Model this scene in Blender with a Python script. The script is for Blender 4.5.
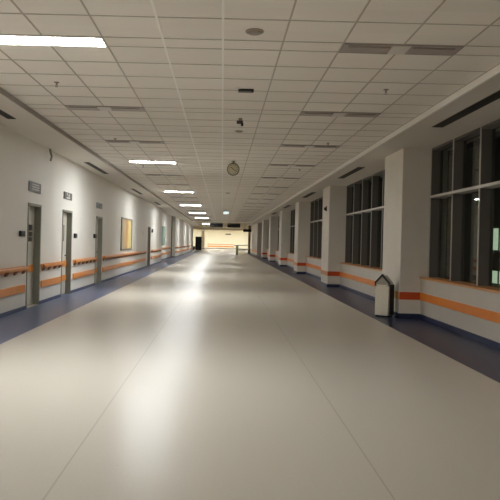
import bpy, bmesh, math, random
from mathutils import Matrix, Vector
random.seed(4)
S = bpy.context.scene
COL = S.collection
for o in list(bpy.data.objects): bpy.data.objects.remove(o)

# ------------------------------------------------------------------ camera, world, exposure
CAM_H = 1.45
cd = bpy.data.cameras.new('camera'); cam = bpy.data.objects.new('camera', cd); COL.objects.link(cam)
cd.sensor_width = 36; cd.lens = 36*634/500
cd.shift_x = 0.056; cd.shift_y = -0.018
cd.clip_start = 0.05; cd.clip_end = 400
cam.matrix_world = Matrix.Translation((0, 0, CAM_H)) @ Matrix.Rotation(math.pi/2, 4, 'X') @ Matrix.Rotation(0.025, 4, 'Z')
S.camera = cam
w = bpy.data.worlds.new('night'); S.world = w; w.use_nodes = True
w.node_tree.nodes['Background'].inputs[0].default_value = (0.30, 0.33, 0.42, 1)
w.node_tree.nodes['Background'].inputs[1].default_value = 0.010
S.view_settings.view_transform = 'Standard'; S.view_settings.look = 'None'
S.view_settings.gamma = 1; S.view_settings.use_curve_mapping = False
S.view_settings.exposure = 0.0
S.cycles.diffuse_bounces = 12; S.cycles.max_bounces = 16
LAMP = 128.0; LAMP_COL = (0.97, 1.0, 1.01)

# ------------------------------------------------------------------ materials
def srgb(r, g, b):
    f = lambda c: (c/255/12.92) if c/255 <= .04045 else ((c/255+.055)/1.055)**2.4
    return (f(r), f(g), f(b), 1)
def mat(name, col, rough=.6, metal=0., noise=0., nscale=8., bump=0., bscale=60., spec=.5, emit=0., ecol=None):
    m = bpy.data.materials.new(name); m.use_nodes = True
    nt = m.node_tree; b = nt.nodes['Principled BSDF']
    b.inputs['Base Color'].default_value = col; b.inputs['Roughness'].default_value = rough
    b.inputs['Metallic'].default_value = metal; b.inputs['Specular IOR Level'].default_value = spec
    tc = nt.nodes.new('ShaderNodeTexCoord')
    if noise:
        n = nt.nodes.new('ShaderNodeTexNoise'); n.inputs['Scale'].default_value = nscale; n.inputs['Detail'].default_value = 5
        nt.links.new(tc.outputs['Object'], n.inputs['Vector'])
        r = nt.nodes.new('ShaderNodeMapRange'); r.inputs[1].default_value = .3; r.inputs[2].default_value = .7
        r.inputs[3].default_value = 1-noise; r.inputs[4].default_value = 1+noise
        nt.links.new(n.outputs['Fac'], r.inputs[0])
        h = nt.nodes.new('ShaderNodeHueSaturation'); h.inputs['Color'].default_value = col
        nt.links.new(r.outputs[0], h.inputs['Value']); nt.links.new(h.outputs[0], b.inputs['Base Color'])
    if bump:
        n = nt.nodes.new('ShaderNodeTexNoise'); n.inputs['Scale'].default_value = bscale; n.inputs['Detail'].default_value = 3
        nt.links.new(tc.outputs['Object'], n.inputs['Vector'])
        bp = nt.nodes.new('ShaderNodeBump'); bp.inputs['Strength'].default_value = bump; bp.inputs['Distance'].default_value = .01
        nt.links.new(n.outputs['Fac'], bp.inputs['Height']); nt.links.new(bp.outputs[0], b.inputs['Normal'])
    if emit:
        b.inputs['Emission Color'].default_value = ecol or col; b.inputs['Emission Strength'].default_value = emit
    return m
M = {}
M['wall'] = mat('painted wall', srgb(232,228,219), .62, noise=.015, nscale=1.3, bump=.06, bscale=160)
M['wallR'] = mat('grey vinyl wall lining', srgb(206,200,190), .5, noise=.02, nscale=2.5, bump=.05, bscale=140)
M['column'] = mat('painted column', srgb(222,216,205), .5, noise=.03, nscale=2.0, bump=.05, bscale=120)
M['farwall'] = mat('cream far wall', srgb(238,236,218), .6)
M['soffit'] = mat('painted soffit', srgb(226,221,211), .7, noise=.015, nscale=1.)
M['trimShade'] = mat('shade-toned ceiling edge trim', srgb(168,162,152), .6)  # shade on the left soffit edge put into the colour
M['trimR'] = mat('pale ceiling edge trim', srgb(246,243,236), .5)  # on the right soffit edge the white stands for lamp light
M['tbar'] = mat('ceiling grid bar', srgb(188,181,170), .5)
M['tbarw'] = mat('pale ceiling grid bar', srgb(250,248,242), .4)
M['base'] = mat('blue vinyl skirting', srgb(62,70,104), .35, noise=.06, nscale=20)
M['baseR'] = mat('navy vinyl skirting', srgb(46,53,84), .35, noise=.06, nscale=20)
M['orange'] = mat('orange bumper', srgb(230,144,54), .35, noise=.05, nscale=6)
M['orangeR'] = mat('orange wall strip', srgb(240,140,44), .4, noise=.04, nscale=6)
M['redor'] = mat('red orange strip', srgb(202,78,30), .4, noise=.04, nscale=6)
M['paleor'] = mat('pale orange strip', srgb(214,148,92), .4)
M['wood'] = mat('beech handrail', srgb(216,140,62), .35, noise=.1, nscale=9)
M['sill'] = mat('wooden sill', srgb(214,150,84), .4, noise=.08, nscale=7)
M['brk'] = mat('brown bracket', srgb(150,100,64), .5)
M['frame'] = mat('grey door frame', srgb(138,136,122), .45)
M['leaf'] = mat('pale door leaf', srgb(206,202,190), .4)
M['black'] = mat('black plastic', srgb(28,26,26), .4)
M['dgrey'] = mat('dark slot', srgb(52,47,42), .7)
M['plate'] = mat('grey sign plate', srgb(70,65,58), .4)
M['signlight'] = mat('light sign print', srgb(205,200,188), .5)
M['mull'] = mat('charcoal window fin', srgb(98,94,89), .5)
M['cap'] = mat('brushed aluminium cap', srgb(205,201,194), .4, metal=.3)
M['steel'] = mat('brushed steel', srgb(238,234,220), .35, metal=.3, noise=.05, nscale=30)
M['steeld'] = mat('darker brushed steel', srgb(176,170,156), .4, metal=.3)
M['white'] = mat('white plastic', srgb(225,222,214), .4)
M['tray'] = mat('unlit lamp tray', srgb(160,151,144), .35, metal=.2)
M['trayd'] = mat('unlit lamp diffuser', srgb(172,160,154), .3, noise=.12, nscale=3)
M['lampframe'] = mat('lamp frame', srgb(222,220,212), .4)
M['lit'] = mat('lit lamp diffuser', (1,1,1,1), .5, emit=LAMP, ecol=(*LAMP_COL,1))
M['detector'] = mat('grey beige detector', srgb(158,148,134), .5)
M['clockface'] = mat('beige clock face', srgb(205,198,172), .4)
M['rim'] = mat('dark bronze clock rim', srgb(82,76,58), .4)
M['kiosk'] = mat('black kiosk', srgb(8,8,9), .6, spec=.2)
M['screen'] = mat('dark display', srgb(20,18,26), .15)
M['green'] = mat('dull green panel', srgb(118,124,92), .5)
M['rail'] = mat('dark green rail', srgb(74,78,62), .4)
M['pillar'] = mat('brown pillar', srgb(112,98,80), .5)
M['exit'] = mat('exit sign panel', srgb(205,245,250), .4, emit=.9, ecol=(.86,.98,1,1))
M['exitmark'] = mat('exit sign green print', srgb(70,160,140), .4, emit=.5, ecol=(.15,.6,.45,1))
M['hallceil'] = mat('hall ceiling', srgb(205,192,165), .7)
M['bwall'] = mat('dark facade render', srgb(60,60,58), .8, noise=.1, nscale=2)
M['lawn'] = mat('dark outdoor paving', srgb(48,50,46), .9, noise=.2, nscale=3)
M['litdoor'] = mat('lit green white glazing', srgb(200,220,190), .4, emit=.8, ecol=(.72,.9,.66,1))

def glass_mat():
    m = bpy.data.materials.new('window glass'); m.use_nodes = True; nt = m.node_tree
    nt.nodes.clear()
    o = nt.nodes.new('ShaderNodeOutputMaterial'); mx = nt.nodes.new('ShaderNodeMixShader')
    t = nt.nodes.new('ShaderNodeBsdfTransparent'); g = nt.nodes.new('ShaderNodeBsdfGlossy'); fr = nt.nodes.new('ShaderNodeFresnel')
    t.inputs[0].default_value = (.8,.84,.8,1); g.inputs['Roughness'].default_value = .02; g.inputs[0].default_value = (.85,.85,.8,1)
    geo = nt.nodes.new('ShaderNodeNewGeometry'); mr = nt.nodes.new('ShaderNodeMapRange'); mr.inputs[3].default_value = 1.5; mr.inputs[4].default_value = 1/1.5
    nt.links.new(geo.outputs['Backfacing'], mr.inputs[0]); nt.links.new(mr.outputs[0], fr.inputs['IOR'])
    nt.links.new(fr.outputs[0], mx.inputs[0]); nt.links.new(t.outputs[0], mx.inputs[1]); nt.links.new(g.outputs[0], mx.inputs[2])
    nt.links.new(mx.outputs[0], o.inputs[0]); return m
M['glass'] = glass_mat()

SEAM_L, SEAM_R, BORD_L, BORD_R = -.95, 1.02, -2.92, 3.02
def floor_mat():
    m = bpy.data.materials.new('vinyl floor'); m.use_nodes = True; nt = m.node_tree; L = nt.links
    b = nt.nodes['Principled BSDF']; tc = nt.nodes.new('ShaderNodeTexCoord'); sx = nt.nodes.new('ShaderNodeSeparateXYZ')
    L.new(tc.outputs['Object'], sx.inputs[0])
    def math_(op, a, bb=None, c=None):
        n = nt.nodes.new('ShaderNodeMath'); n.operation = op
        for i, v in enumerate((a, bb, c)):
            if v is None: continue
            if isinstance(v, (int, float)): n.inputs[i].default_value = v
            else: L.new(v, n.inputs[i])
        return n.outputs[0]
    X = sx.outputs['X']; Y = sx.outputs['Y']
    inL = math_('LESS_THAN', X, BORD_L); inR = math_('GREATER_THAN', X, BORD_R)
    near = math_('LESS_THAN', Y, 85.0)
    border = math_('MULTIPLY', math_('MAXIMUM', inL, inR), near)
    seams = None
    for s in (SEAM_L, SEAM_R, BORD_L, BORD_R):
        d = math_('LESS_THAN', math_('ABSOLUTE', math_('SUBTRACT', X, s)), .006 if abs(s) < 2 else .004)
        seams = d if seams is None else math_('MAXIMUM', seams, d)
    n1 = nt.nodes.new('ShaderNodeTexNoise'); n1.inputs['Scale'].default_value = 55; n1.inputs['Detail'].default_value = 4
    L.new(tc.outputs['Object'], n1.inputs['Vector'])
    n2 = nt.nodes.new('ShaderNodeTexNoise'); n2.inputs['Scale'].default_value = .9; n2.inputs['Detail'].default_value = 1
    L.new(tc.outputs['Object'], n2.inputs['Vector'])
    vor = nt.nodes.new('ShaderNodeTexVoronoi'); vor.inputs['Scale'].default_value = 3.1
    L.new(tc.outputs['Object'], vor.inputs['Vector'])
    spots = math_('LESS_THAN', vor.outputs['Distance'], .028)
    val = math_('ADD', math_('MULTIPLY', n1.outputs['Fac'], .14), math_('MULTIPLY', n2.outputs['Fac'], .02))
    val = math_('ADD', val, .92)
    val = math_('MULTIPLY', val, math_('SUBTRACT', 1, math_('MULTIPLY', spots, .12)))
    val = math_('MULTIPLY', val, math_('SUBTRACT', 1, math_('MULTIPLY', seams, .22)))
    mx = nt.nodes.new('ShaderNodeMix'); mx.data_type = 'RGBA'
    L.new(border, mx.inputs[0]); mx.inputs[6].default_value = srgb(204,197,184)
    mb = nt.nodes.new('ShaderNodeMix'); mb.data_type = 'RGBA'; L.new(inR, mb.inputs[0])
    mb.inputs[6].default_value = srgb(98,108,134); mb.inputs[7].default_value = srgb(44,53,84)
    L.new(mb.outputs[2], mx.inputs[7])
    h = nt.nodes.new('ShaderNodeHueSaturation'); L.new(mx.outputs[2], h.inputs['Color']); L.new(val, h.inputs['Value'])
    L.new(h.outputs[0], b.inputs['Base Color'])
    b.inputs['Roughness'].default_value = .29
    b.inputs['Specular IOR Level'].default_value = .21
    bp = nt.nodes.new('ShaderNodeBump'); bp.inputs['Strength'].default_value = .05; bp.inputs['Distance'].default_value = .004
    n3 = nt.nodes.new('ShaderNodeTexNoise'); n3.inputs['Scale'].default_value = 14; L.new(tc.outputs['Object'], n3.inputs['Vector'])
    L.new(n3.outputs['Fac'], bp.inputs['Height']); L.new(bp.outputs[0], b.inputs['Normal'])
    return m
M['floor'] = floor_mat()

TILE = .6; TX0 = -3.04; TY0 = 6.3
def ceil_mat():
    m = bpy.data.materials.new('mineral ceiling tiles'); m.use_nodes = True; nt = m.node_tree; L = nt.links
    b = nt.nodes['Principled BSDF']; tc = nt.nodes.new('ShaderNodeTexCoord')
    mp = nt.nodes.new('ShaderNodeMapping'); mp.inputs['Location'].default_value = (-TX0+.6*20, 60, 0)
    L.new(tc.outputs['Object'], mp.inputs[0])
    dv = nt.nodes.new('ShaderNodeVectorMath'); dv.operation = 'SCALE'; dv.inputs['Scale'].default_value = 1/TILE; L.new(mp.outputs[0], dv.inputs[0])
    fl = nt.nodes.new('ShaderNodeVectorMath'); fl.operation = 'FLOOR'; L.new(dv.outputs[0], fl.inputs[0])
    wn = nt.nodes.new('ShaderNodeTexWhiteNoise'); L.new(fl.outputs[0], wn.inputs['Vector'])
    n = nt.nodes.new('ShaderNodeTexNoise'); n.inputs['Scale'].default_value = 120; L.new(tc.outputs['Object'], n.inputs['Vector'])
    a = nt.nodes.new('ShaderNodeMath'); a.operation = 'MULTIPLY_ADD'; L.new(wn.outputs['Value'], a.inputs[0]); a.inputs[1].default_value = .05; a.inputs[2].default_value = .93
    c = nt.nodes.new('ShaderNodeMath'); c.operation = 'MULTIPLY_ADD'; L.new(n.outputs['Fac'], c.inputs[0]); c.inputs[1].default_value = .08; L.new(a.outputs[0], c.inputs[2])
    h = nt.nodes.new('ShaderNodeHueSaturation'); h.inputs['Color'].default_value = srgb(240,235,226); L.new(c.outputs[0], h.inputs['Value'])
    L.new(h.outputs[0], b.inputs['Base Color']); b.inputs['Roughness'].default_value = .75
    return m
M['tiles'] = ceil_mat()

def art_mat(name, stops, warp=.35, axis='X'):
    m = bpy.data.materials.new(name); m.use_nodes = True; nt = m.node_tree; L = nt.links
    b = nt.nodes['Principled BSDF']; tc = nt.nodes.new('ShaderNodeTexCoord')
    sp = nt.nodes.new('ShaderNodeSeparateXYZ'); L.new(tc.outputs['Generated'], sp.inputs[0])
    n = nt.nodes.new('ShaderNodeTexNoise'); n.inputs['Scale'].default_value = 2.2; L.new(tc.outputs['Generated'], n.inputs['Vector'])
    a = nt.nodes.new('ShaderNodeMath'); a.operation = 'MULTIPLY_ADD'; L.new(n.outputs['Fac'], a.inputs[0]); a.inputs[1].default_value = warp
    L.new(sp.outputs[axis], a.inputs[2])
    s = nt.nodes.new('ShaderNodeMath'); s.operation = 'SUBTRACT'; L.new(a.outputs[0], s.inputs[0]); s.inputs[1].default_value = warp*.5
    cr = nt.nodes.new('ShaderNodeValToRGB'); L.new(s.outputs[0], cr.inputs[0])
    e = cr.color_ramp.elements
    e[0].position, e[0].color = stops[0]; e[1].position, e[1].color = stops[-1]
    for p, c in stops[1:-1]:
        k = e.new(p); k.color = c
    L.new(cr.outputs[0], b.inputs['Base Color']); b.inputs['Roughness'].default_value = .5
    return m
M['art1'] = art_mat('yellow abstract print', [(0,srgb(200,190,168)),(.3,srgb(214,188,146)),(.48,srgb(206,156,96)),(.58,srgb(222,184,116)),(.72,srgb(240,220,146)),(1,srgb(216,194,140))], axis='Y')
M['art2'] = art_mat('teal abstract print', [(0,srgb(120,150,140)),(.5,srgb(92,134,128)),(1,srgb(170,184,168))], axis='Y')

# ------------------------------------------------------------------ mesh helpers
def box(bm, x0, x1, y0, y1, z0, z1, bevel=0):
    r = bmesh.ops.create_cube(bm, size=1)
    vs = r['verts']
    for v in vs:
        v.co = Vector(((x0+x1)/2+v.co.x*(x1-x0), (y0+y1)/2+v.co.y*(y1-y0), (z0+z1)/2+v.co.z*(z1-z0)))
    if bevel:
        es = {e for v in vs for e in v.link_edges}
        bmesh.ops.bevel(bm, geom=list(es), offset=bevel, segments=2, affect='EDGES', profile=.5)
def cyl(bm, c, r, h, axis='Z', seg=32, r2=None, bevel=0):
    rot = {'Z': Matrix(), 'Y': Matrix.Rotation(math.pi/2, 4, 'X'), 'X': Matrix.Rotation(math.pi/2, 4, 'Y')}[axis]
    ret = bmesh.ops.create_cone(bm, cap_ends=True, segments=seg, radius1=r, radius2=r if r2 is None else r2, depth=h, matrix=Matrix.Translation(c) @ rot)
    return ret
def lathe(bm, prof, seg=32, c=(0,0,0)):
    rings = []
    for r, z in prof:
        rings.append([bm.verts.new((c[0]+r*math.cos(2*math.pi*i/seg), c[1]+r*math.sin(2*math.pi*i/seg), c[2]+z)) for i in range(seg)])
    for a, b_ in zip(rings, rings[1:]):
        for i in range(seg):
            bm.faces.new((a[i], a[(i+1) % seg], b_[(i+1) % seg], b_[i]))
    bm.faces.new(rings[0]); bm.faces.new(rings[-1])
def prism(bm, pts, y0, y1):          # outline in x,z extruded along y
    a = [bm.verts.new((x, y0, z)) for x, z in pts]; b_ = [bm.verts.new((x, y1, z)) for x, z in pts]
    bm.faces.new(a); bm.faces.new(b_[::-1])
    n = len(pts)
    for i in range(n): bm.faces.new((a[i], b_[i], b_[(i+1) % n], a[(i+1) % n]))
def prism_x(bm, pts, x0, x1):        # outline in y,z extruded along x
    a = [bm.verts.new((x0, y, z)) for y, z in pts]; b_ = [bm.verts.new((x1, y, z)) for y, z in pts]
    bm.faces.new(a); bm.faces.new(b_[::-1])
    n = len(pts)
    for i in range(n): bm.faces.new((a[i], b_[i], b_[(i+1) % n], a[(i+1) % n]))
def tube(bm, pts, r, seg=10):
    pts = [Vector(p) for p in pts]; rings = []
    for i, p in enumerate(pts):
        d = (pts[min(i+1, len(pts)-1)]-pts[max(i-1, 0)]).normalized()
        u = d.orthogonal().normalized() if i == 0 else (u-d*u.dot(d)).normalized()
        v = d.cross(u)
        rings.append([bm.verts.new(p+r*(math.cos(2*math.pi*k/seg)*u+math.sin(2*math.pi*k/seg)*v)) for k in range(seg)])
    for a, b_ in zip(rings, rings[1:]):
        for k in range(seg): bm.faces.new((a[k], a[(k+1) % seg], b_[(k+1) % seg], b_[k]))
    bm.faces.new(rings[0][::-1]); bm.faces.new(rings[-1])
def obj(name, bm, m, parent=None, label=None, smooth=False):
    me = bpy.data.meshes.new(name)
    bmesh.ops.recalc_face_normals(bm, faces=bm.faces); bm.to_mesh(me); bm.free()
    if smooth:
        for p in me.polygons: p.use_smooth = True
        try: me.set_sharp_from_angle(angle=math.radians(35))
        except Exception: pass
    me.materials.append(m)
    o = bpy.data.objects.new(name, me); COL.objects.link(o)
    if parent: o.parent = parent
    if label: o['label'] = label
    return o
def boxobj(name, dims, m, parent=None, label=None, bevel=0):
    bm = bmesh.new(); box(bm, *dims, bevel=bevel); return obj(name, bm, m, parent, label)
def struct(o, label=None):
    o['kind'] = 'structure'
    if label: o['label'] = label
    return o
def tag(o, label, cat, group=None):
    o['label'] = label; o['category'] = cat
    if group: o['group'] = group
    return o
def thing(name, label, cat, loc, group=None, rz=0):
    o = bpy.data.objects.new(name, None); COL.objects.link(o); o.location = loc; o.rotation_euler.z = rz
    o.empty_display_size = .1
    return tag(o, label, cat, group)
def dup(root, loc, label, group=None):
    r = root.copy(); COL.objects.link(r); r.location = loc; r['label'] = label
    if group: r['group'] = group
    for ch in list(root.children):
        c = ch.copy(); COL.objects.link(c); c.parent = r
        for g in list(ch.children):
            k = g.copy(); COL.objects.link(k); k.parent = c
    return r

ZT = 3.45; ZS = 3.39                    # tiled ceiling, soffits
XL = -3.88; XLW = 3.98; XG = 4.12       # left wall, low wall under the windows, window line
XC = 3.56                               # corridor side of the columns
YB = -16.0                              # wall behind the camera
YE = 64.3; YHALL = 116.0                # end of tiled ceiling, far wall

# ------------------------------------------------------------------ setting
bm = bmesh.new(); box(bm, -9, 9, YB-.3, YHALL+.3, -.2, 0)
struct(obj('floor', bm, M['floor']), 'pale beige vinyl floor with blue borders and two long seams')
struct(boxobj('ceiling', (-3.06, 3.0, YB, YE, ZT, ZT+.1), M['tiles']), 'suspended ceiling of square pale tiles')
struct(boxobj('ceiling_hall', (-9, 9, YE, YHALL, ZT, ZT+.1), M['hallceil']), 'plain ceiling of the far hall').name = 'ceiling_far'
# grid bars
bm = bmesh.new(); bw = bmesh.new()
for k in range(0, 11):
    x = TX0+TILE*k
    q = .011 if k in (4, 5) else .008; box(bw if k in (4, 5) else bm, x-q, x+q, YB, YE, ZT-.006, ZT+.01)
y = TY0
ys = []
def luminaire_rows():
    return [TY0+3.3*k for k in range(-6, 18)]
for yr in luminaire_rows():
    ys.append(yr)
    for j in range(0, 6): ys.append(yr+.3+TILE*j)
for yy in sorted(set(round(v, 3) for v in ys)):
    if YB < yy < YE: box(bm, -3.06, 3.0, yy-.0065, yy+.0065, ZT-.005, ZT+.01)
struct(obj('trim_1', bm, M['tbar']), 'thin grey grid bars of the tiled ceiling')
struct(obj('trim_2', bw, M['tbarw']), 'two paler bars of the ceiling grid')
# soffits
struct(boxobj('ceiling_left_soffit', (-4.7, -3.06, YB, 85, ZS, ZS+.2), M['soffit'])).name = 'ceiling_left'
struct(boxobj('ceiling_right_soffit', (3.0, 4.55, YB, 77, ZS, ZS+.2), M['soffit'])).name = 'ceiling_right'
struct(boxobj('trim_3', (-3.06, -3.035, YB, YE, ZS-.012, ZT+.01), M['trimShade']), 'edge trim of the left soffit, darkened for its shade')
struct(boxobj('trim_4', (2.965, 3.0, YB, YE, ZS-.03, ZT+.01), M['trimR']), 'edge trim of the right soffit, whitened for the light on it')
struct(boxobj('trim_5', (-3.06, 3.0, YE, YE+.25, ZT-.10, ZT), M['trimR']), 'beam across the end of the tiled ceiling')

# left wall with door openings, recess and the stretch beyond it
doors = [(12.62, 13.54), (15.36, 16.34), (19.44, 20.48), (33.10, 34.30)]
ZD = 2.12
bm = bmesh.new(); y0 = YB
for a, b_ in doors:
    box(bm, XL-.3, XL, y0, a, 0, ZS); box(bm, XL-.3, XL, a, b_, ZD, ZS); y0 = b_
box(bm, XL-.3, XL, y0, 40.7, 0, ZS)
box(bm, -4.5, -4.2, 40.0, 53.6, 0, ZS)
box(bm, -4.2, XL, 52.5, 85, 0, ZS)
struct(obj('wall_left', bm, M['wall']), 'long off-white corridor wall with doors and handrails')
bm = bmesh.new(); y0 = YB
for a, b_ in doors:
    box(bm, XL, XL+.02, y0, a, 0, .07); y0 = b_
box(bm, XL, XL+.02, y0, 40.7, 0, .07); box(bm, -4.2, -4.18, 40.7, 52.5, 0, .07)
box(bm, -4.18, XL+.02, 52.48, 52.5, 0, .07); box(bm, XL, XL+.02, 52.5, 85, 0, .07)
struct(boxobj('trim_6', (-4.2, -4.14, 52.40, 52.5, .07, ZS), M['plate']), 'dark vertical edge at the end of the far recess')
struct(obj('baseboard_left', bm, M['base']), 'blue vinyl skirting of the left wall')
struct(boxobj('wall_back', (-4.3, 4.55, YB-.2, YB, 0, ZT), M['wall']))
# far hall
bm = bmesh.new(); box(bm, -9, 9, YHALL, YHALL+.3, 0, ZT); struct(obj('wall_far', bm, M['farwall']), 'cream wall closing the far hall')
bm = bmesh.new(); box(bm, -9.3, -9, 85, YHALL, 0, ZT); box(bm, -9, -4.45, 84.8, 85, 0, ZT); struct(obj('wall_hall_left', bm, M['wall'])).name = 'wall_farleft'
bm = bmesh.new(); box(bm, 9, 9.3, 77, YHALL, 0, ZT); box(bm, 4.55, 9, 76.8, 77, 0, ZT); struct(obj('wall_hall_right', bm, M['column'])).name = 'wall_farright'
struct(boxobj('baseboard_far', (-9, 9, YHALL-.03, YHALL, 0, .12), M['base']))

# right side: bays between columns
PITCH = 8.57
cols = [(12.62+PITCH*k, 14.03+PITCH*k) for k in range(-3, 6)]     # near and far edge of each column
bm = bmesh.new(); bb = bmesh.new()
bays = []
for i in range(len(cols)-1): bays.append((cols[i][1], cols[i+1][0]))
bays.append((cols[-1][1], 63.9))
for a, b_ in bays:
    struct(boxobj('wall_right', (XLW, XG+.25, a, b_, 0, .80), M['wallR']), 'low grey wall under the windows on the right'); box(bb, XLW-.02, XLW, a, b_, 0, .10)
bm.free(); struct(boxobj('wall_right', (XC, 4.55, 63.9, 77, 0, ZS), M['wallR']), 'plain wall past the last column')
box(bb, XC-.02, XC, 63.9, 77, 0, .1)
struct(obj('baseboard_right', bb, M['baseR']), 'blue vinyl skirting of the right wall')
struct(boxobj('wall_end_right', (XG-.1, XG+.43, YB, cols[0][0], 0, ZS), M['wallR'])).name = 'wall_backright'

ordn = ['first', 'second', 'third', 'fourth', 'fifth', 'sixth', 'seventh', 'eighth']
def window(n, a, b_, side=0):
    root = bpy.data.objects.new('window_%d' % n, None); COL.objects.link(root); root.location = (XG, a, .8)
    root['kind'] = 'structure'; root['label'] = 'tall dark window bay with charcoal fins and a pale crossbar'
    Lw = b_-a
    boxobj('window_sill', (-.17, .18, 0.0, Lw, 0, .035), M['sill'], root, 'wooden sill', bevel=.006)
    pane_y = []; yy = Lw-.035; ms = []
    while yy > .2: ms.append(yy); yy -= 1.2
    ms.append(.035)
    for y in ms:
        f = boxobj('mullion', (.0, .22, y-.025, y+.025, .035, ZS-.8), M['mull'], root)
        boxobj('mullion_cap', (-.012, .0, y-.014, y+.014, .035, ZS-.8), M['cap'], f, 'pale metal cap')
    for y1, y0 in zip(ms, ms[1:]):
        bm = bmesh.new(); box(bm, .165, .173, y0+.025, y1-.025, .035, 1.58); box(bm, .165, .173, y0+.025, y1-.025, 1.66, ZS-.8)
        obj('glass_pane', bm, M['glass'], root)
    boxobj('crossbar', (-.02, .20, .0, Lw, 1.60, 1.65), M['cap'], root, 'pale horizontal bar', bevel=.004)
    boxobj('head_rail', (.0, .22, 0, Lw, ZS-.84, ZS-.80), M['mull'], root)
    return root
for i, (a, b_) in enumerate(bays):
    if i >= 1: window(i, a, b_)
    else: struct(boxobj('wall_bay', (XG, XG+.3, a, b_, .8, ZS), M['wallR'])).name = 'wall_nearright'

def column(a, b_, label):
    t = thing('square_column', label, 'column', (XC, a, 0), 'square columns along the window side')
    boxobj('shaft', (0, .9, 0, b_-a, 0, ZS), M['column'], t, bevel=.012)
    boxobj('column_skirting', (-.02, XLW-.02-XC, -.02, b_-a+.02, 0, .10), M['baseR'], t, 'blue skirting')
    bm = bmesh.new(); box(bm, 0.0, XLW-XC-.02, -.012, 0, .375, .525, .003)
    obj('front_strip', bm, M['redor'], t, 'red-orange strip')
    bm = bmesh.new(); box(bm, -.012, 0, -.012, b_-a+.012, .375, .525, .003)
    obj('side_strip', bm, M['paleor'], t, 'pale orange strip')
    return t
clab = {1: 'nearest square column, outside the right edge of view', 2: 'thick beige column beside the steel bin', 3: 'second visible column, with the small black sensor on it',
        4: 'third visible column counting from the steel bin', 5: 'fourth visible column counting from the steel bin', 6: 'fifth visible column counting from the steel bin',
        7: 'sixth visible column counting from the steel bin', 8: 'farthest square column before the plain wall', 0: 'square column behind the viewpoint'}
for i, (a, b_) in enumerate(cols):
    c = (i-2)
    lab = {-2: 'square column behind the viewpoint', -1: 'square column just outside the right edge', 0: 'square column right beside the viewpoint'}.get(c-1, None)
    names = ['thick beige column beside the steel bin, nearest in view', 'second beige column from the bin, carrying a small black sensor',
             'third beige column counted from the steel bin', 'fourth beige column counted from the steel bin',
             'fifth beige column counted from the steel bin', 'sixth and farthest narrow column, next to the plain wall']
    vis = i-3
    if vis < 0:
        if vis == -1: column(a, b_, 'beige square column outside the right edge of the photo')
        elif vis < -1: column(a, b_, 'beige square column behind the viewpoint, %s' % ('nearer' if vis == -2 else 'farther'))
    else: column(a, b_, names[vis])

# bumper strips on the low wall
blab = ['orange strip on the low wall nearest the viewer, right of the bin column', 'orange strip on the low wall behind the steel bin',
        'orange wall strip between the second and third columns', 'orange wall strip between the third and fourth columns',
        'orange wall strip between the fourth and fifth columns', 'orange wall strip between the fifth and sixth columns', 'orange wall strip beyond the sixth column']
for i, (a, b_) in enumerate(bays):
    if i < 1: continue
    bm = bmesh.new(); box(bm, XLW-.024, XLW-.002, a+.02, b_-.015, .375, .525, .006)
    o = obj('bumper_strip', bm, M['orangeR'])
    vis = i-2
    tag(o, blab[vis] if vis >= 0 else 'orange strip on the low wall beside the viewpoint', 'bumper strip', 'orange strips under the windows')
bm = bmesh.new(); box(bm, XC-.024, XC-.002, 63.92, 76.9, .375, .525, .006)
tag(obj('bumper_strip', bm, M['orangeR']), 'orange strip on the plain wall past the last column', 'bumper strip', 'orange strips under the windows')

# ------------------------------------------------------------------ doors of the left wall
def door(n, a, b_, upper=True, lower=True, label=''):
    root = bpy.data.objects.new('door_%d' % n, None); COL.objects.link(root); root.location = (XL, a, 0)
    root['kind'] = 'structure'; root['label'] = label
    w_ = b_-a; fw = .05
    bm = bmesh.new()
    box(bm, -.26, .012, 0.0, fw, 0, ZD); box(bm, -.26, .012, w_-fw, w_, 0, ZD); box(bm, -.26, .012, 0, w_, ZD-fw, ZD)
    obj('door_frame', bm, M['frame'], root, 'grey frame')
    lf = boxobj('door_leaf', (-.165, -.12, fw, w_-fw, .01, ZD-fw), M['leaf'], root, 'pale leaf', bevel=.004)
    if upper: boxobj('upper_strip', (-.12, -.105, fw+.01, w_-fw-.01, .70, .85), M['orange'], lf, 'orange strip', bevel=.003)
    if lower: boxobj('lower_strip', (-.12, -.105, fw+.01, w_-fw-.01, .35, .49), M['orange'], lf, 'orange strip', bevel=.003)
    return root, lf, w_
labs = ['nearest recessed door with the big sign above', 'second recessed door with black boxes beside it', 'third recessed door before the yellow picture', 'farthest narrow door past the yellow picture']
for i, (a, b_) in enumerate(doors):
    root, lf, w_ = door(i+1, a, b_, True, i > 0, labs[i])
    if i == 0:
        for k, z in enumerate((1.56, 1.44, 1.33)):
            boxobj('lock_plate', (-.12, -.09, .44, .64, z+.01, z+.10 if k else z+.13), M['black'], lf, 'black lock plate', bevel=.004)
        boxobj('threshold', (-.12, .0, .05, w_-.05, 0, .008), M['steeld'], root)
    elif i == 1:
        bm = bmesh.new(); tube(bm, [(-.12, .80, .985), (-.07, .80, .985), (-.07, .66, .985)], .012)
        obj('door_handle', bm, M['black'], lf, smooth=True)
        bm = bmesh.new(); tube(bm, [(-.12, .52, 1.35), (-.085, .52, 1.35), (-.085, .52, 1.75), (-.12, .52, 1.75)], .014)
        obj('pull_bar', bm, M['steeld'], lf, smooth=True)
    else:
        bm = bmesh.new(); tube(bm, [(-.12, .80, 1.0), (-.07, .80, 1.0), (-.07, .66, 1.0)], .012)
        obj('door_handle', bm, M['black'], lf, smooth=True)
struct(boxobj('wall_behind_doors', (XL-.4, XL-.31, 12, 36, 0, ZS), M['wall'])).name = 'wall_leftouter'

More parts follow.
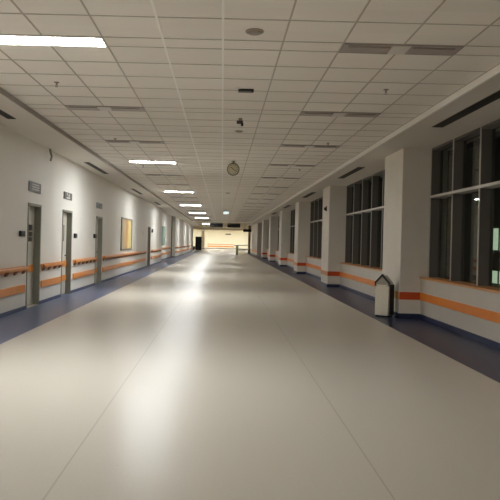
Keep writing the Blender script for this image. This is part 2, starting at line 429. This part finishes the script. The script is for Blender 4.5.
# ------------------------------------------------------------------ left hand rails and bumper rails
rails = [(-9, 12.50), (13.62, 15.28), (16.54, 19.34), (20.62, 32.2), (34.75, 40.4)]
rlab = ['left of the nearest door', 'between the first and second doors', 'between the second and third doors',
        'under the yellow picture, the longest one', 'just past the farthest door']
def handrail(x, a, b_, where, step=.5, nb=True):
    t = thing('handrail', 'wooden handrail on dark brackets '+where, 'handrail', (x, a, 0), 'handrails along the left wall')
    L_ = b_-a
    bm = bmesh.new(); prism(bm, [(.045, .785), (.085, .785), (.092, .80), (.092, .838), (.08, .85), (.05, .85), (.042, .838), (.042, .80)], 0, L_)
    obj('rail', bm, M['wood'], t)
    boxobj('wall_rail', (0, .018, 0, L_, .755, .86), M['orange'], t, bevel=.003)
    n = max(2, int(L_/step)); 
    for k in range(n+1):
        y = .12+(L_-.24)*k/n
        bm = bmesh.new(); prism(bm, [(.0, .71), (.02, .71), (.07, .775), (.07, .79), (.0, .79)], y-.05, y+.05)
        obj('bracket', bm, M['brk'], t)
    return t
def bumper(x, a, b_, where):
    bm = bmesh.new()
    box(bm, x, x+.032, a, b_, .35, .50, .012)
    tag(obj('bumper_rail', bm, M['orange']), 'low orange bumper rail '+where, 'bumper rail', 'low bumper rails along the left wall')
for (a, b_), wh in zip(rails, rlab):
    handrail(XL, a, b_, wh); bumper(XL, a, b_-.02, wh)
handrail(-4.2, 41.0, 52.3, 'in the recess by the teal picture', 1.0); bumper(-4.2, 41.0, 52.3, 'in the recess by the teal picture')
handrail(XL, 52.8, 84.5, 'on the far stretch beyond the recess', 1.5); bumper(XL, 52.8, 84.5, 'on the far stretch beyond the recess')

# signs above doors
def sign(ya, yb, z0, z1, label, kind):
    t = thing('door_sign', label, 'sign', (XL, ya, z0), 'plates above the left doors')
    w_, h_ = yb-ya, z1-z0
    m = M['plate']
    if kind == 2:
        boxobj('sign_plate', (0, .02, 0, w_*.46, 0, h_), M['plate'], t); boxobj('sign_plate', (0, .02, w_*.54, w_, 0, h_), M['plate'], t); return t
    boxobj('sign_plate', (0, .02, 0, w_, 0, h_), M['plate'], t, bevel=.004)
    bm = bmesh.new()
    if kind == 0:                       # two rows of illegible print and a ring mark
        for r in range(3):
            z = h_*(.22+.24*r)
            y = w_*.24
            while y < w_*.8:
                l = w_*random.uniform(.05, .12); box(bm, .02, .024, y, min(y+l, w_*.82), z, z+h_*.11); y += l+w_*.035
    else:                               # pale square with strokes
        box(bm, .02, .024, w_*.27, w_*.72, h_*.12, h_*.34); box(bm, .02, .024, w_*.40, w_*.60, h_*.48, h_*.60)
        box(bm, .02, .024, w_*.30, w_*.42, h_*.62, h_*.9); box(bm, .02, .024, w_*.58, w_*.68, h_*.36, h_*.88)
    obj('sign_print', bm, M['signlight'], t, 'pale print')
    return t
sign(12.62, 13.44, 2.355, 2.555, 'grey sign plate with pale lines above the nearest door', 0)
sign(15.42, 16.22, 2.385, 2.56, 'dark and white sign plate above the second door', 1)
sign(19.45, 20.30, 2.37, 2.54, 'pair of dark plates above the third door', 2)
# wall boxes
def wallbox(ya, yb, z0, z1, d, label, name='card_reader', m='black'):
    t = thing(name, label, name.replace('_', ' '), (XL, ya, z0))
    boxobj('casing', (0, d, 0, yb-ya, 0, z1-z0), M[m], t, bevel=.006)
    boxobj('face_plate', (d, d+.004, .02, yb-ya-.02, .02, z1-z0-.02), M['dgrey'] if m == 'black' else M['white'], t)
    return t
wallbox(12.10, 12.35, 1.44, 1.55, .05, 'black box on the wall left of the nearest door')
wallbox(16.56, 16.78, 1.43, 1.55, .05, 'black box on the wall just right of the second door')
wallbox(19.10, 19.36, 1.44, 1.57, .05, 'black box on the wall just left of the third door')
wallbox(34.75, 35.2, 1.82, 2.02, .05, 'small dark box high beside the farthest door', 'wall_box')
wallbox(30.9, 31.3, 1.65, 1.85, .03, 'small white wall plate between yellow picture and farthest door', 'wall_switch', 'white')
# pictures
def picture(x, ya, yb, z0, z1, art, label):
    t = thing('framed_picture', label, 'picture', (x, ya, z0))
    w_, h_ = yb-ya, z1-z0; bm = bmesh.new(); f = .06
    for d in ((0, .04, 0, w_, 0, f), (0, .04, 0, w_, h_-f, h_), (0, .04, 0, f, f, h_-f), (0, .04, w_-f, w_, f, h_-f)): box(bm, *d)
    obj('picture_frame', bm, M['frame'], t, 'grey frame')
    boxobj('print', (0, .02, f, w_-f, f, h_-f), M[art], t)
picture(XL, 24.25, 27.05, .99, 2.27, 'art1', 'tall framed yellow and orange abstract picture on the left wall')
picture(-4.2, 42.4, 46.3, 1.03, 2.4, 'art2', 'teal picture inside the far recess of the left wall')
# cable stub below the left soffit
bm = bmesh.new(); tube(bm, [(XL+.03, 14.0, ZS), (XL+.05, 14.0, 3.30), (XL+.07, 14.02, 3.22), (XL+.05, 14.0, 3.12)], .022)
tag(obj('cable_stub', bm, M['frame'], smooth=True), 'short bent grey pipe hanging from the left soffit edge', 'pipe')
# sensor on column
t = thing('motion_sensor', 'small black sensor on the side of the second column', 'sensor', (XC, 21.75, 2.58), None)
boxobj('mount', (-.03, 0, -.07, .07, -.02, .15), M['black'], t); bm = bmesh.new(); cyl(bm, (-.055, 0, .06), .05, .06, 'X'); obj('lens', bm, M['black'], t, smooth=True)

# ------------------------------------------------------------------ luminaires
def make_lit(label):
    t = thing('ceiling_lamp', label, 'ceiling lamp', (0, 0, 0), 'lit ceiling lamps over the left half')
    bm = bmesh.new()
    for d in ((0, 1.2, 0, .02), (0, 1.2, .28, .3), (0, .02, .02, .28), (1.18, 1.2, .02, .28)): box(bm, *d, -.014, 0)
    obj('lamp_frame', bm, M['lampframe'], t)
    boxobj('diffuser', (.02, 1.18, .02, .28, -.012, -.004), M['lit'], t, 'glowing diffuser')
    return t
def make_dead(label, grp):
    t = thing('unlit_lamp', label, 'ceiling lamp', (0, 0, 0), grp)
    bm = bmesh.new()
    for d in ((0, 1.2, 0, .015), (0, 1.2, .285, .3), (0, .015, .015, .285), (1.185, 1.2, .015, .285)): box(bm, *d, -.012, 0)
    obj('lamp_frame', bm, M['tray'], t, 'grey frame')
    bm = bmesh.new(); box(bm, .015, .50, .015, .285, -.010, -.002); obj('reflector', bm, M['trayd'], t)
    bm = bmesh.new(); box(bm, .68, 1.185, .015, .285, -.010, -.002); obj('reflector', bm, M['trayd'], t)
    boxobj('gear_cover', (.50, .68, .015, .285, -.02, -.002), M['lampframe'], t, 'paler middle cover', bevel=.004)
    bm = bmesh.new(); cyl(bm, (.27, .07, -.014), .010, .42, 'X', 12); obj('lamp_tube', bm, M['tray'], t, smooth=True)
    bm = bmesh.new(); cyl(bm, (.92, .07, -.014), .010, .42, 'X', 12); obj('lamp_tube', bm, M['tray'], t, smooth=True)
    return t
litp = deadp = None
order = ['nearest', 'second', 'third', 'fourth', 'fifth', 'sixth']
nl = ndl = ndr = 0
XLL, XRL = TX0+.6, TX0+4.2
ordd = ['first', 'second', 'third', 'fourth', 'fifth', 'sixth', 'seventh', 'eighth', 'ninth', 'tenth', 'eleventh', 'twelfth', 'thirteenth', 'fourteenth', 'fifteenth', 'sixteenth', 'seventeenth', 'eighteenth']
for k in range(-6, 17+1):
    yr = TY0+3.3*k
    if yr > YE-.5: continue
    vis = k >= 0
    if k % 3 == 0:
        lab = ('%s lit lamp along the left half of the ceiling' % ['nearest and largest', 'second', 'third', 'fourth', 'fifth', 'sixth'][k//3]) if vis else 'lit ceiling lamp behind the viewpoint, %s one' % ('nearer' if k == -3 else 'farther')
        if litp is None: litp = make_lit(lab); litp.location = (XLL, yr, ZT)
        else: dup(litp, (XLL, yr, ZT), lab)
    elif vis:
        g = 'unlit lamps over the left half'
        lab = 'unlit grey lamp, %s dark one from the front in the left row' % ordd[ndl]; ndl += 1
        if deadp is None: deadp = make_dead(lab, g); deadp.location = (XLL, yr, ZT)
        else: dup(deadp, (XLL, yr, ZT), lab, g)
    if vis:
        g = 'unlit lamps over the right half'
        lab = 'unlit grey lamp, %s from the front in the right row' % ordd[ndr]; ndr += 1
        if deadp is None: deadp = make_dead(lab, g); deadp.location = (XRL, yr, ZT)
        else: dup(deadp, (XRL, yr, ZT), lab, g)
# hall lamps; those behind the displays and the beam are added
where = ['behind the left hanging display', 'far behind the left hanging display', 'behind the right hanging display', 'far behind the right hanging display']
for x, y, l in ((XLL, 66.3, 'lit lamp just beyond the end of the tiled ceiling'), (XLL, 76.0, 'farther lit lamp beyond the end of the tiled ceiling'),
                (-1.6, 92, 'added hall lamp hidden behind the left hanging display'), (.9, 92, 'added hall lamp hidden behind the right hanging display')):  # last two added out of sight to brighten the far hall
    dup(litp, (x, y, ZT), l)
M['hall'] = mat('added hall lamp glow', (1,1,1,1), .5, emit=LAMP*.46, ecol=(1,1,.95,1))
struct(boxobj('trim_7', (-9, 9, 100, 100.3, 3.19, ZT), M['soffit']), 'added beam across the hall ceiling, hiding the added lamps')  # beam added to keep the hall lamps out of view
for i, x in enumerate((-7.5, -5, -2.6, -.4, 1.8, 4.2, 6.6)):  # unseen lamps added to brighten the far wall
    t = thing('ceiling_lamp', 'added hall lamp hidden behind the ceiling beam, brightening the cream wall', 'ceiling lamp', (x, 110.5, ZT), 'added lamps behind the beam')
    boxobj('lamp_frame', (0, 1.2, 0, .6, -.014, 0), M['lampframe'], t); boxobj('diffuser', (.02, 1.18, .02, .58, -.02, -.014), M['hall'], t, 'glowing diffuser')

# ------------------------------------------------------------------ soffit vents
def vent(x0, x1, y0, y1, label):
    t = thing('slot_vent', label, 'vent', (x0, y0, ZS), 'slot vents in the soffits')
    w_, l_ = x1-x0, y1-y0; bm = bmesh.new()
    for d in ((0, .012, 0, l_), (w_-.012, w_, 0, l_), (0, w_, 0, .012), (0, w_, l_-.012, l_)): box(bm, *d, -.008, 0)
    obj('vent_frame', bm, M['plate'], t)
    boxobj('slot', (.012, w_-.012, .012, l_-.012, -.004, 0), M['dgrey'], t, 'dark slot')
    for q in (.36, .66): boxobj('blade', (w_*q-.004, w_*q+.004, .012, l_-.012, -.007, -.003), M['black'], t)
vL = [(7.7, 10.5, 'nearest'), (16.3, 19.1, 'second'), (24.6, 27.4, 'third'), (33.0, 35.8, 'fourth')]
for a, b_, n in vL: vent(-3.60, -3.46, a, b_, 'dark slot vent in the left soffit, %s one' % n)
vR = [(7.4, 10.3, 'nearest and largest'), (15.9, 18.7, 'second'), (24.1, 27.0, 'third'), (32.8, 35.6, 'fourth'), (41.3, 44.1, 'fifth')]
for a, b_, n in vR: vent(3.36, 3.54, a, b_, 'dark slot vent in the right soffit, %s one' % n)

# ------------------------------------------------------------------ ceiling fittings
def detector(x, y, r, label, col='detector'):
    t = thing('smoke_detector', label, 'smoke detector', (x, y, ZT), 'round ceiling detectors')
    bm = bmesh.new(); lathe(bm, [(r*.98, 0), (r, -.006), (r*.95, -.012), (r*.8, -.014)], 40); obj('base_plate', bm, M['white'] if col == 'w' else M['detector'], t, smooth=True)
    bm = bmesh.new(); lathe(bm, [(r*.78, -.013), (r*.72, -.022), (r*.5, -.026), (r*.1, -.028)], 40); obj('sensing_head', bm, M['detector'], t, smooth=True)
detector(.26, 6.02, .088, 'nearest round grey detector at the top of the view')
detector(.26, 11.48, .075, 'flat round detector behind the small ceiling camera')
detector(.20, 26.3, .11, 'round dark detector between the clock and the exit sign')
t = thing('ceiling_speaker', 'dark flat box on the ceiling between detector and clock', 'ceiling box', (.25, 8.34, ZT))
boxobj('casing', (-.085, .115, -.05, .06, -.03, 0), M['black'], t, bevel=.006); boxobj('side_bracket', (.085, .115, -.06, -.05, -.045, -.005), M['dgrey'], t)
boxobj('label_tab', (-.12, -.06, -.10, -.05, -.006, 0), M['white'], t, 'pale tab')
t = thing('ceiling_camera', 'small dark ceiling camera hanging just beyond the flat box', 'camera', (.25, 10.3, ZT))
bm = bmesh.new(); cyl(bm, (0, 0, -.02), .03, .04, 'Z'); obj('mount', bm, M['detector'], t, smooth=True)
bm = bmesh.new(); cyl(bm, (-.01, -.01, -.065), .028, .10, 'X'); obj('camera_body', bm, M['plate'], t, smooth=True)
bm = bmesh.new(); cyl(bm, (.03, -.01, -.10), .02, .05, 'Z'); obj('lens', bm, M['dgrey'], t, smooth=True)
def sprinkler(label=None):
    t = thing('sprinkler', label, 'sprinkler', (0, 0, ZT), 'small ceiling sprinklers')
    bm = bmesh.new(); lathe(bm, [(.035, 0), (.035, -.006), (.012, -.012), (.010, -.035), (.006, -.04)], 16); obj('body', bm, M['detector'], t, smooth=True)
    bm = bmesh.new(); cyl(bm, (0, 0, -.06), .018, .004, 'Z', 16); tube(bm, [(-.012, 0, -.036), (-.012, 0, -.058)], .003, 6); tube(bm, [(.012, 0, -.036), (.012, 0, -.058)], .003, 6)
    obj('deflector', bm, M['detector'], t); return t
sp0 = sprinkler('sprinkler nearest on the left half, below the big lit lamp'); sp0.location = (-2.19, 8.2, ZT)
for x, y, l in ((-2.19, 12.7, 'sprinkler by the second unlit lamp on the left'), (2.06, 8.15, 'sprinkler nearest on the right half of the ceiling'),
                (2.06, 12.6, 'sprinkler by the second unlit lamp on the right'), (-2.19, 17.2, 'sprinkler just past the second lit lamp on the left'), (2.06, 17.2, 'sprinkler farther back on the right half')):
    dup(sp0, (x, y, ZT), l)

# clock
CX, CY, CZ, CR = .235, 15.8, 3.24, .155
t = thing('hanging_clock', 'round clock with dark rim hanging from the ceiling', 'clock', (CX, CY, CZ))
bm = bmesh.new(); lathe(bm, [(CR-.012, -.045), (CR, -.04), (CR, .04), (CR-.012, .045)], 48)
bmesh.ops.rotate(bm, verts=bm.verts, matrix=Matrix.Rotation(math.pi/2, 3, 'X')); obj('clock_case', bm, M['rim'], t, smooth=True)
bm = bmesh.new(); cyl(bm, (0, -.046, 0), CR-.02, .004, 'Y', 48); obj('clock_face', bm, M['clockface'], t, 'beige dial')
bm = bmesh.new()
for k in range(12):
    a = k*math.pi/6; r0, r1 = .095, .115; wd = .006
    d = Vector((math.sin(a), 0, math.cos(a))); p = Vector((math.cos(a), 0, -math.sin(a)))
    vs = [bm.verts.new(Vector((0, -.0495, 0))+d*r+p*s*wd) for r, s in ((r0, -1), (r0, 1), (r1, 1), (r1, -1))]
    bm.faces.new(vs)
r = bmesh.ops.extrude_face_region(bm, geom=bm.faces[:]); bmesh.ops.translate(bm, vec=(0, .002, 0), verts=[v for v in r['geom'] if isinstance(v, bmesh.types.BMVert)])
obj('hour_marks', bm, M['rim'], t)
for ang, ln, nm, wd in ((math.radians(-52), .085, 'hour_hand', .007), (math.radians(121), .11, 'minute_hand', .005)):
    bm = bmesh.new(); box(bm, -wd, wd, -.056, -.052, -.015, ln); bmesh.ops.rotate(bm, verts=bm.verts, matrix=Matrix.Rotation(ang, 3, 'Y')); obj(nm, bm, M['black'], t)
bm = bmesh.new(); cyl(bm, (0, 0, CR+(ZT-CZ-CR)/2), .02, ZT-CZ-CR+.01, 'Z'); cyl(bm, (0, 0, ZT-CZ-.006), .05, .012, 'Z'); obj('hanger', bm, M['rim'], t, smooth=True)

# exit sign
t = thing('exit_sign', 'glowing pale cyan exit sign hanging from the ceiling', 'exit sign', (.215, 40, 3.16))
boxobj('sign_housing', (-.165, .165, -.03, .03, -.01, .155), M['lampframe'], t); boxobj('light_panel', (-.155, .155, -.036, -.03, 0, .145), M['exit'], t, 'glowing panel')
bm = bmesh.new(); prism(bm, [(-.11, .06), (-.06, .06), (-.06, .04), (-.03, .07), (-.06, .10), (-.06, .08), (-.11, .08)], -.038, -.036); box(bm, .07, .11, -.038, -.036, .03, .12)
obj('pictogram', bm, M['exitmark'], t, 'green arrow and door')
boxobj('mounting_box', (-.165, .165, -.03, .03, .155, .21), M['plate'], t); bm = bmesh.new(); cyl(bm, (0, 0, .25), .012, .09, 'Z', 10); obj('stem', bm, M['plate'], t)

# ------------------------------------------------------------------ steel bin
t = thing('waste_bin', 'stainless steel waste bin with peaked swing lid beside the nearest column', 'waste bin', (3.33, 12.90, 0), None, -math.radians(36))
W, D, H = .142, .14, .62
boxobj('body', (-W, W, -D, D, .03, H), M['steel'], t, bevel=.008)
boxobj('plinth', (-W+.015, W-.015, -D+.015, D-.015, 0, .03), M['black'], t)
bm = bmesh.new(); prism(bm, [(-W, H), (W, H), (W, .68), (0, .83), (-W, .68)], -D+.02, D-.02); obj('hood', bm, M['steeld'], t, 'grey hood')
bm = bmesh.new(); prism(bm, [(-W-.008, .665), (0, .822), (W+.008, .665), (W+.008, .70), (0, .865), (-W-.008, .70)], -D-.006, -D+.05); obj('roof_band', bm, M['black'], t, 'black peaked band')
for s in (-1, 1): boxobj('post', (s*W-.008, s*W+.008, -D-.004, -D+.016, H, .68), M['black'], t)
bm = bmesh.new(); prism(bm, [(-W+.01, H+.03), (W-.01, H+.03), (.03, H-.02), (0, H-.035), (-.03, H-.02)], -D-.012, -D); obj('flap_lip', bm, M['steel'], t, 'bright V-shaped lip')
boxobj('side_panel', (W+.0, W+.012, -D+.07, D-.0, .05, H+.03), M['dgrey'], t, 'dark side panel')  # thin dark panel laid over the right side of the body

# ------------------------------------------------------------------ far hall objects
def display(x0, x1, z0, z1, y, label, m='screen'):
    t = thing('hanging_display', label, 'display', ((x0+x1)/2, y, z0), 'dark panels hanging in the far hall')
    w_ = (x1-x0)/2
    boxobj('casing', (-w_, w_, 0, .1, 0, z1-z0), M['black'], t, bevel=.01); boxobj('screen_face', (-w_+.04, w_-.04, -.004, 0, .04, z1-z0-.04), M['screen'], t)
    for s in (-.6, .6): boxobj('hanger', (s*w_-.015, s*w_+.015, .03, .06, z1-z0, ZT-z0), M['black'], t)
display(-1.30, .05, 2.87, 3.30, 66, 'left one of two dark displays hanging in front of the far hall')
display(.52, 1.86, 2.87, 3.31, 66, 'right one of two dark displays hanging in front of the far hall')
display(2.25, 3.12, 2.49, 2.78, 68, 'smaller dark hanging sign at the right, by the brown pillar')
t = thing('kiosk', 'tall black cabinet standing at the far left of the corridor', 'cabinet', (-3.45, 93, 0))
boxobj('cabinet', (-.45, .45, 0, .8, .08, 2.0), M['kiosk'], t, bevel=.02); boxobj('front_panel', (-.38, .38, -.012, 0, .3, 1.8), M['kiosk'], t); boxobj('foot', (-.42, .42, .03, .77, 0, .08), M['dgrey'], t)
t = thing('low_box', 'low black box beside the tall black cabinet', 'box', (-4.15, 92.6, 0))
boxobj('box_body', (-.22, .22, 0, .6, 0, .56), M['kiosk'], t, bevel=.015); boxobj('box_lid', (-.23, .23, -.01, .61, .56, .60), M['black'], t)
t = thing('white_pillar', 'bright white pillar right of the black cabinet', 'pillar', (-3.25, 108, 0)); boxobj('shaft', (-.28, .28, 0, .5, 0, ZT), M['white'], t, bevel=.01); boxobj('pillar_skirting', (-.29, .29, -.01, .51, 0, .1), M['base'], t)
t = thing('brown_pillar', 'narrow brown pillar at the right end of the corridor', 'pillar', (3.42, 79, 0)); boxobj('shaft', (-.15, .15, 0, .3, 0, ZT), M['pillar'], t, bevel=.01); boxobj('foot', (-.18, .18, -.03, .33, 0, .12), M['rim'], t)
t = thing('barrier', 'green post with dark rails near the brown pillar', 'barrier', (1.62, 67, 0))
boxobj('post', (-.13, .13, -.1, .1, 0, 1.0), M['green'], t, 'dull green post', bevel=.01)
boxobj('post_cap', (-.34, .16, -.14, .14, 1.0, 1.06), M['rail'], t, bevel=.01)
for z in (1.04, .52):
    bm = bmesh.new(); tube(bm, [(.1, 0, z), (.9, 4, z), (1.7, 10.4, z)], .045, 8); obj('rail', bm, M['rail'], t, smooth=True)
boxobj('end_post', (1.62, 1.70, 10.3, 10.4, 0, 1.08), M['rail'], t)
for (z0, z1, m, nm, lb) in ((.78, .88, 'wood', 'handrail', 'wooden handrail across the cream far wall'), (.36, .52, 'orange', 'bumper_rail', 'low bumper rail across the cream far wall')):
    tag(boxobj(nm, (-2.6, 2.2, YHALL-.06, YHALL, z0, z1), M[m], bevel=.008), lb, nm.replace('_', ' '))
tag(boxobj('wall_plate', (.62, 1.62, YHALL-.04, YHALL, 2.62, 2.82), M['plate'], bevel=.008), 'small dark sign plate on the cream far wall', 'sign')

# ------------------------------------------------------------------ outside, seen through the glass
struct(boxobj('ground', (4.55, 40, -10, 80, -.3, -.1), M['lawn'])).name = 'ground'
t = thing('neighbouring_building', 'dark building across the yard with a lit glazed door, seen through the nearest window', 'building', (12, 20, -.1))
boxobj('facade', (0, 4, 0, 40, 0, 6.4), M['bwall'], t)
fr = bmesh.new()
for d in ((4.9, 5.0, 0, 2.5), (8.0, 8.1, 0, 2.5), (7.3, 7.36, 0, 2.5)): box(fr, -.08, 0, d[0], d[1], d[2], d[3])
box(fr, -.08, 0, 4.9, 8.1, 2.4, 2.5); box(fr, -.08, 0, 4.9, 8.1, .55, 1.45)
f_ = obj('entrance_frame', fr, M['rim'], t, 'dark frame'); boxobj('lit_glazing', (-.03, 0, 5.0, 8.0, .0, 2.4), M['litdoor'], f_, 'glowing green-white glazing')
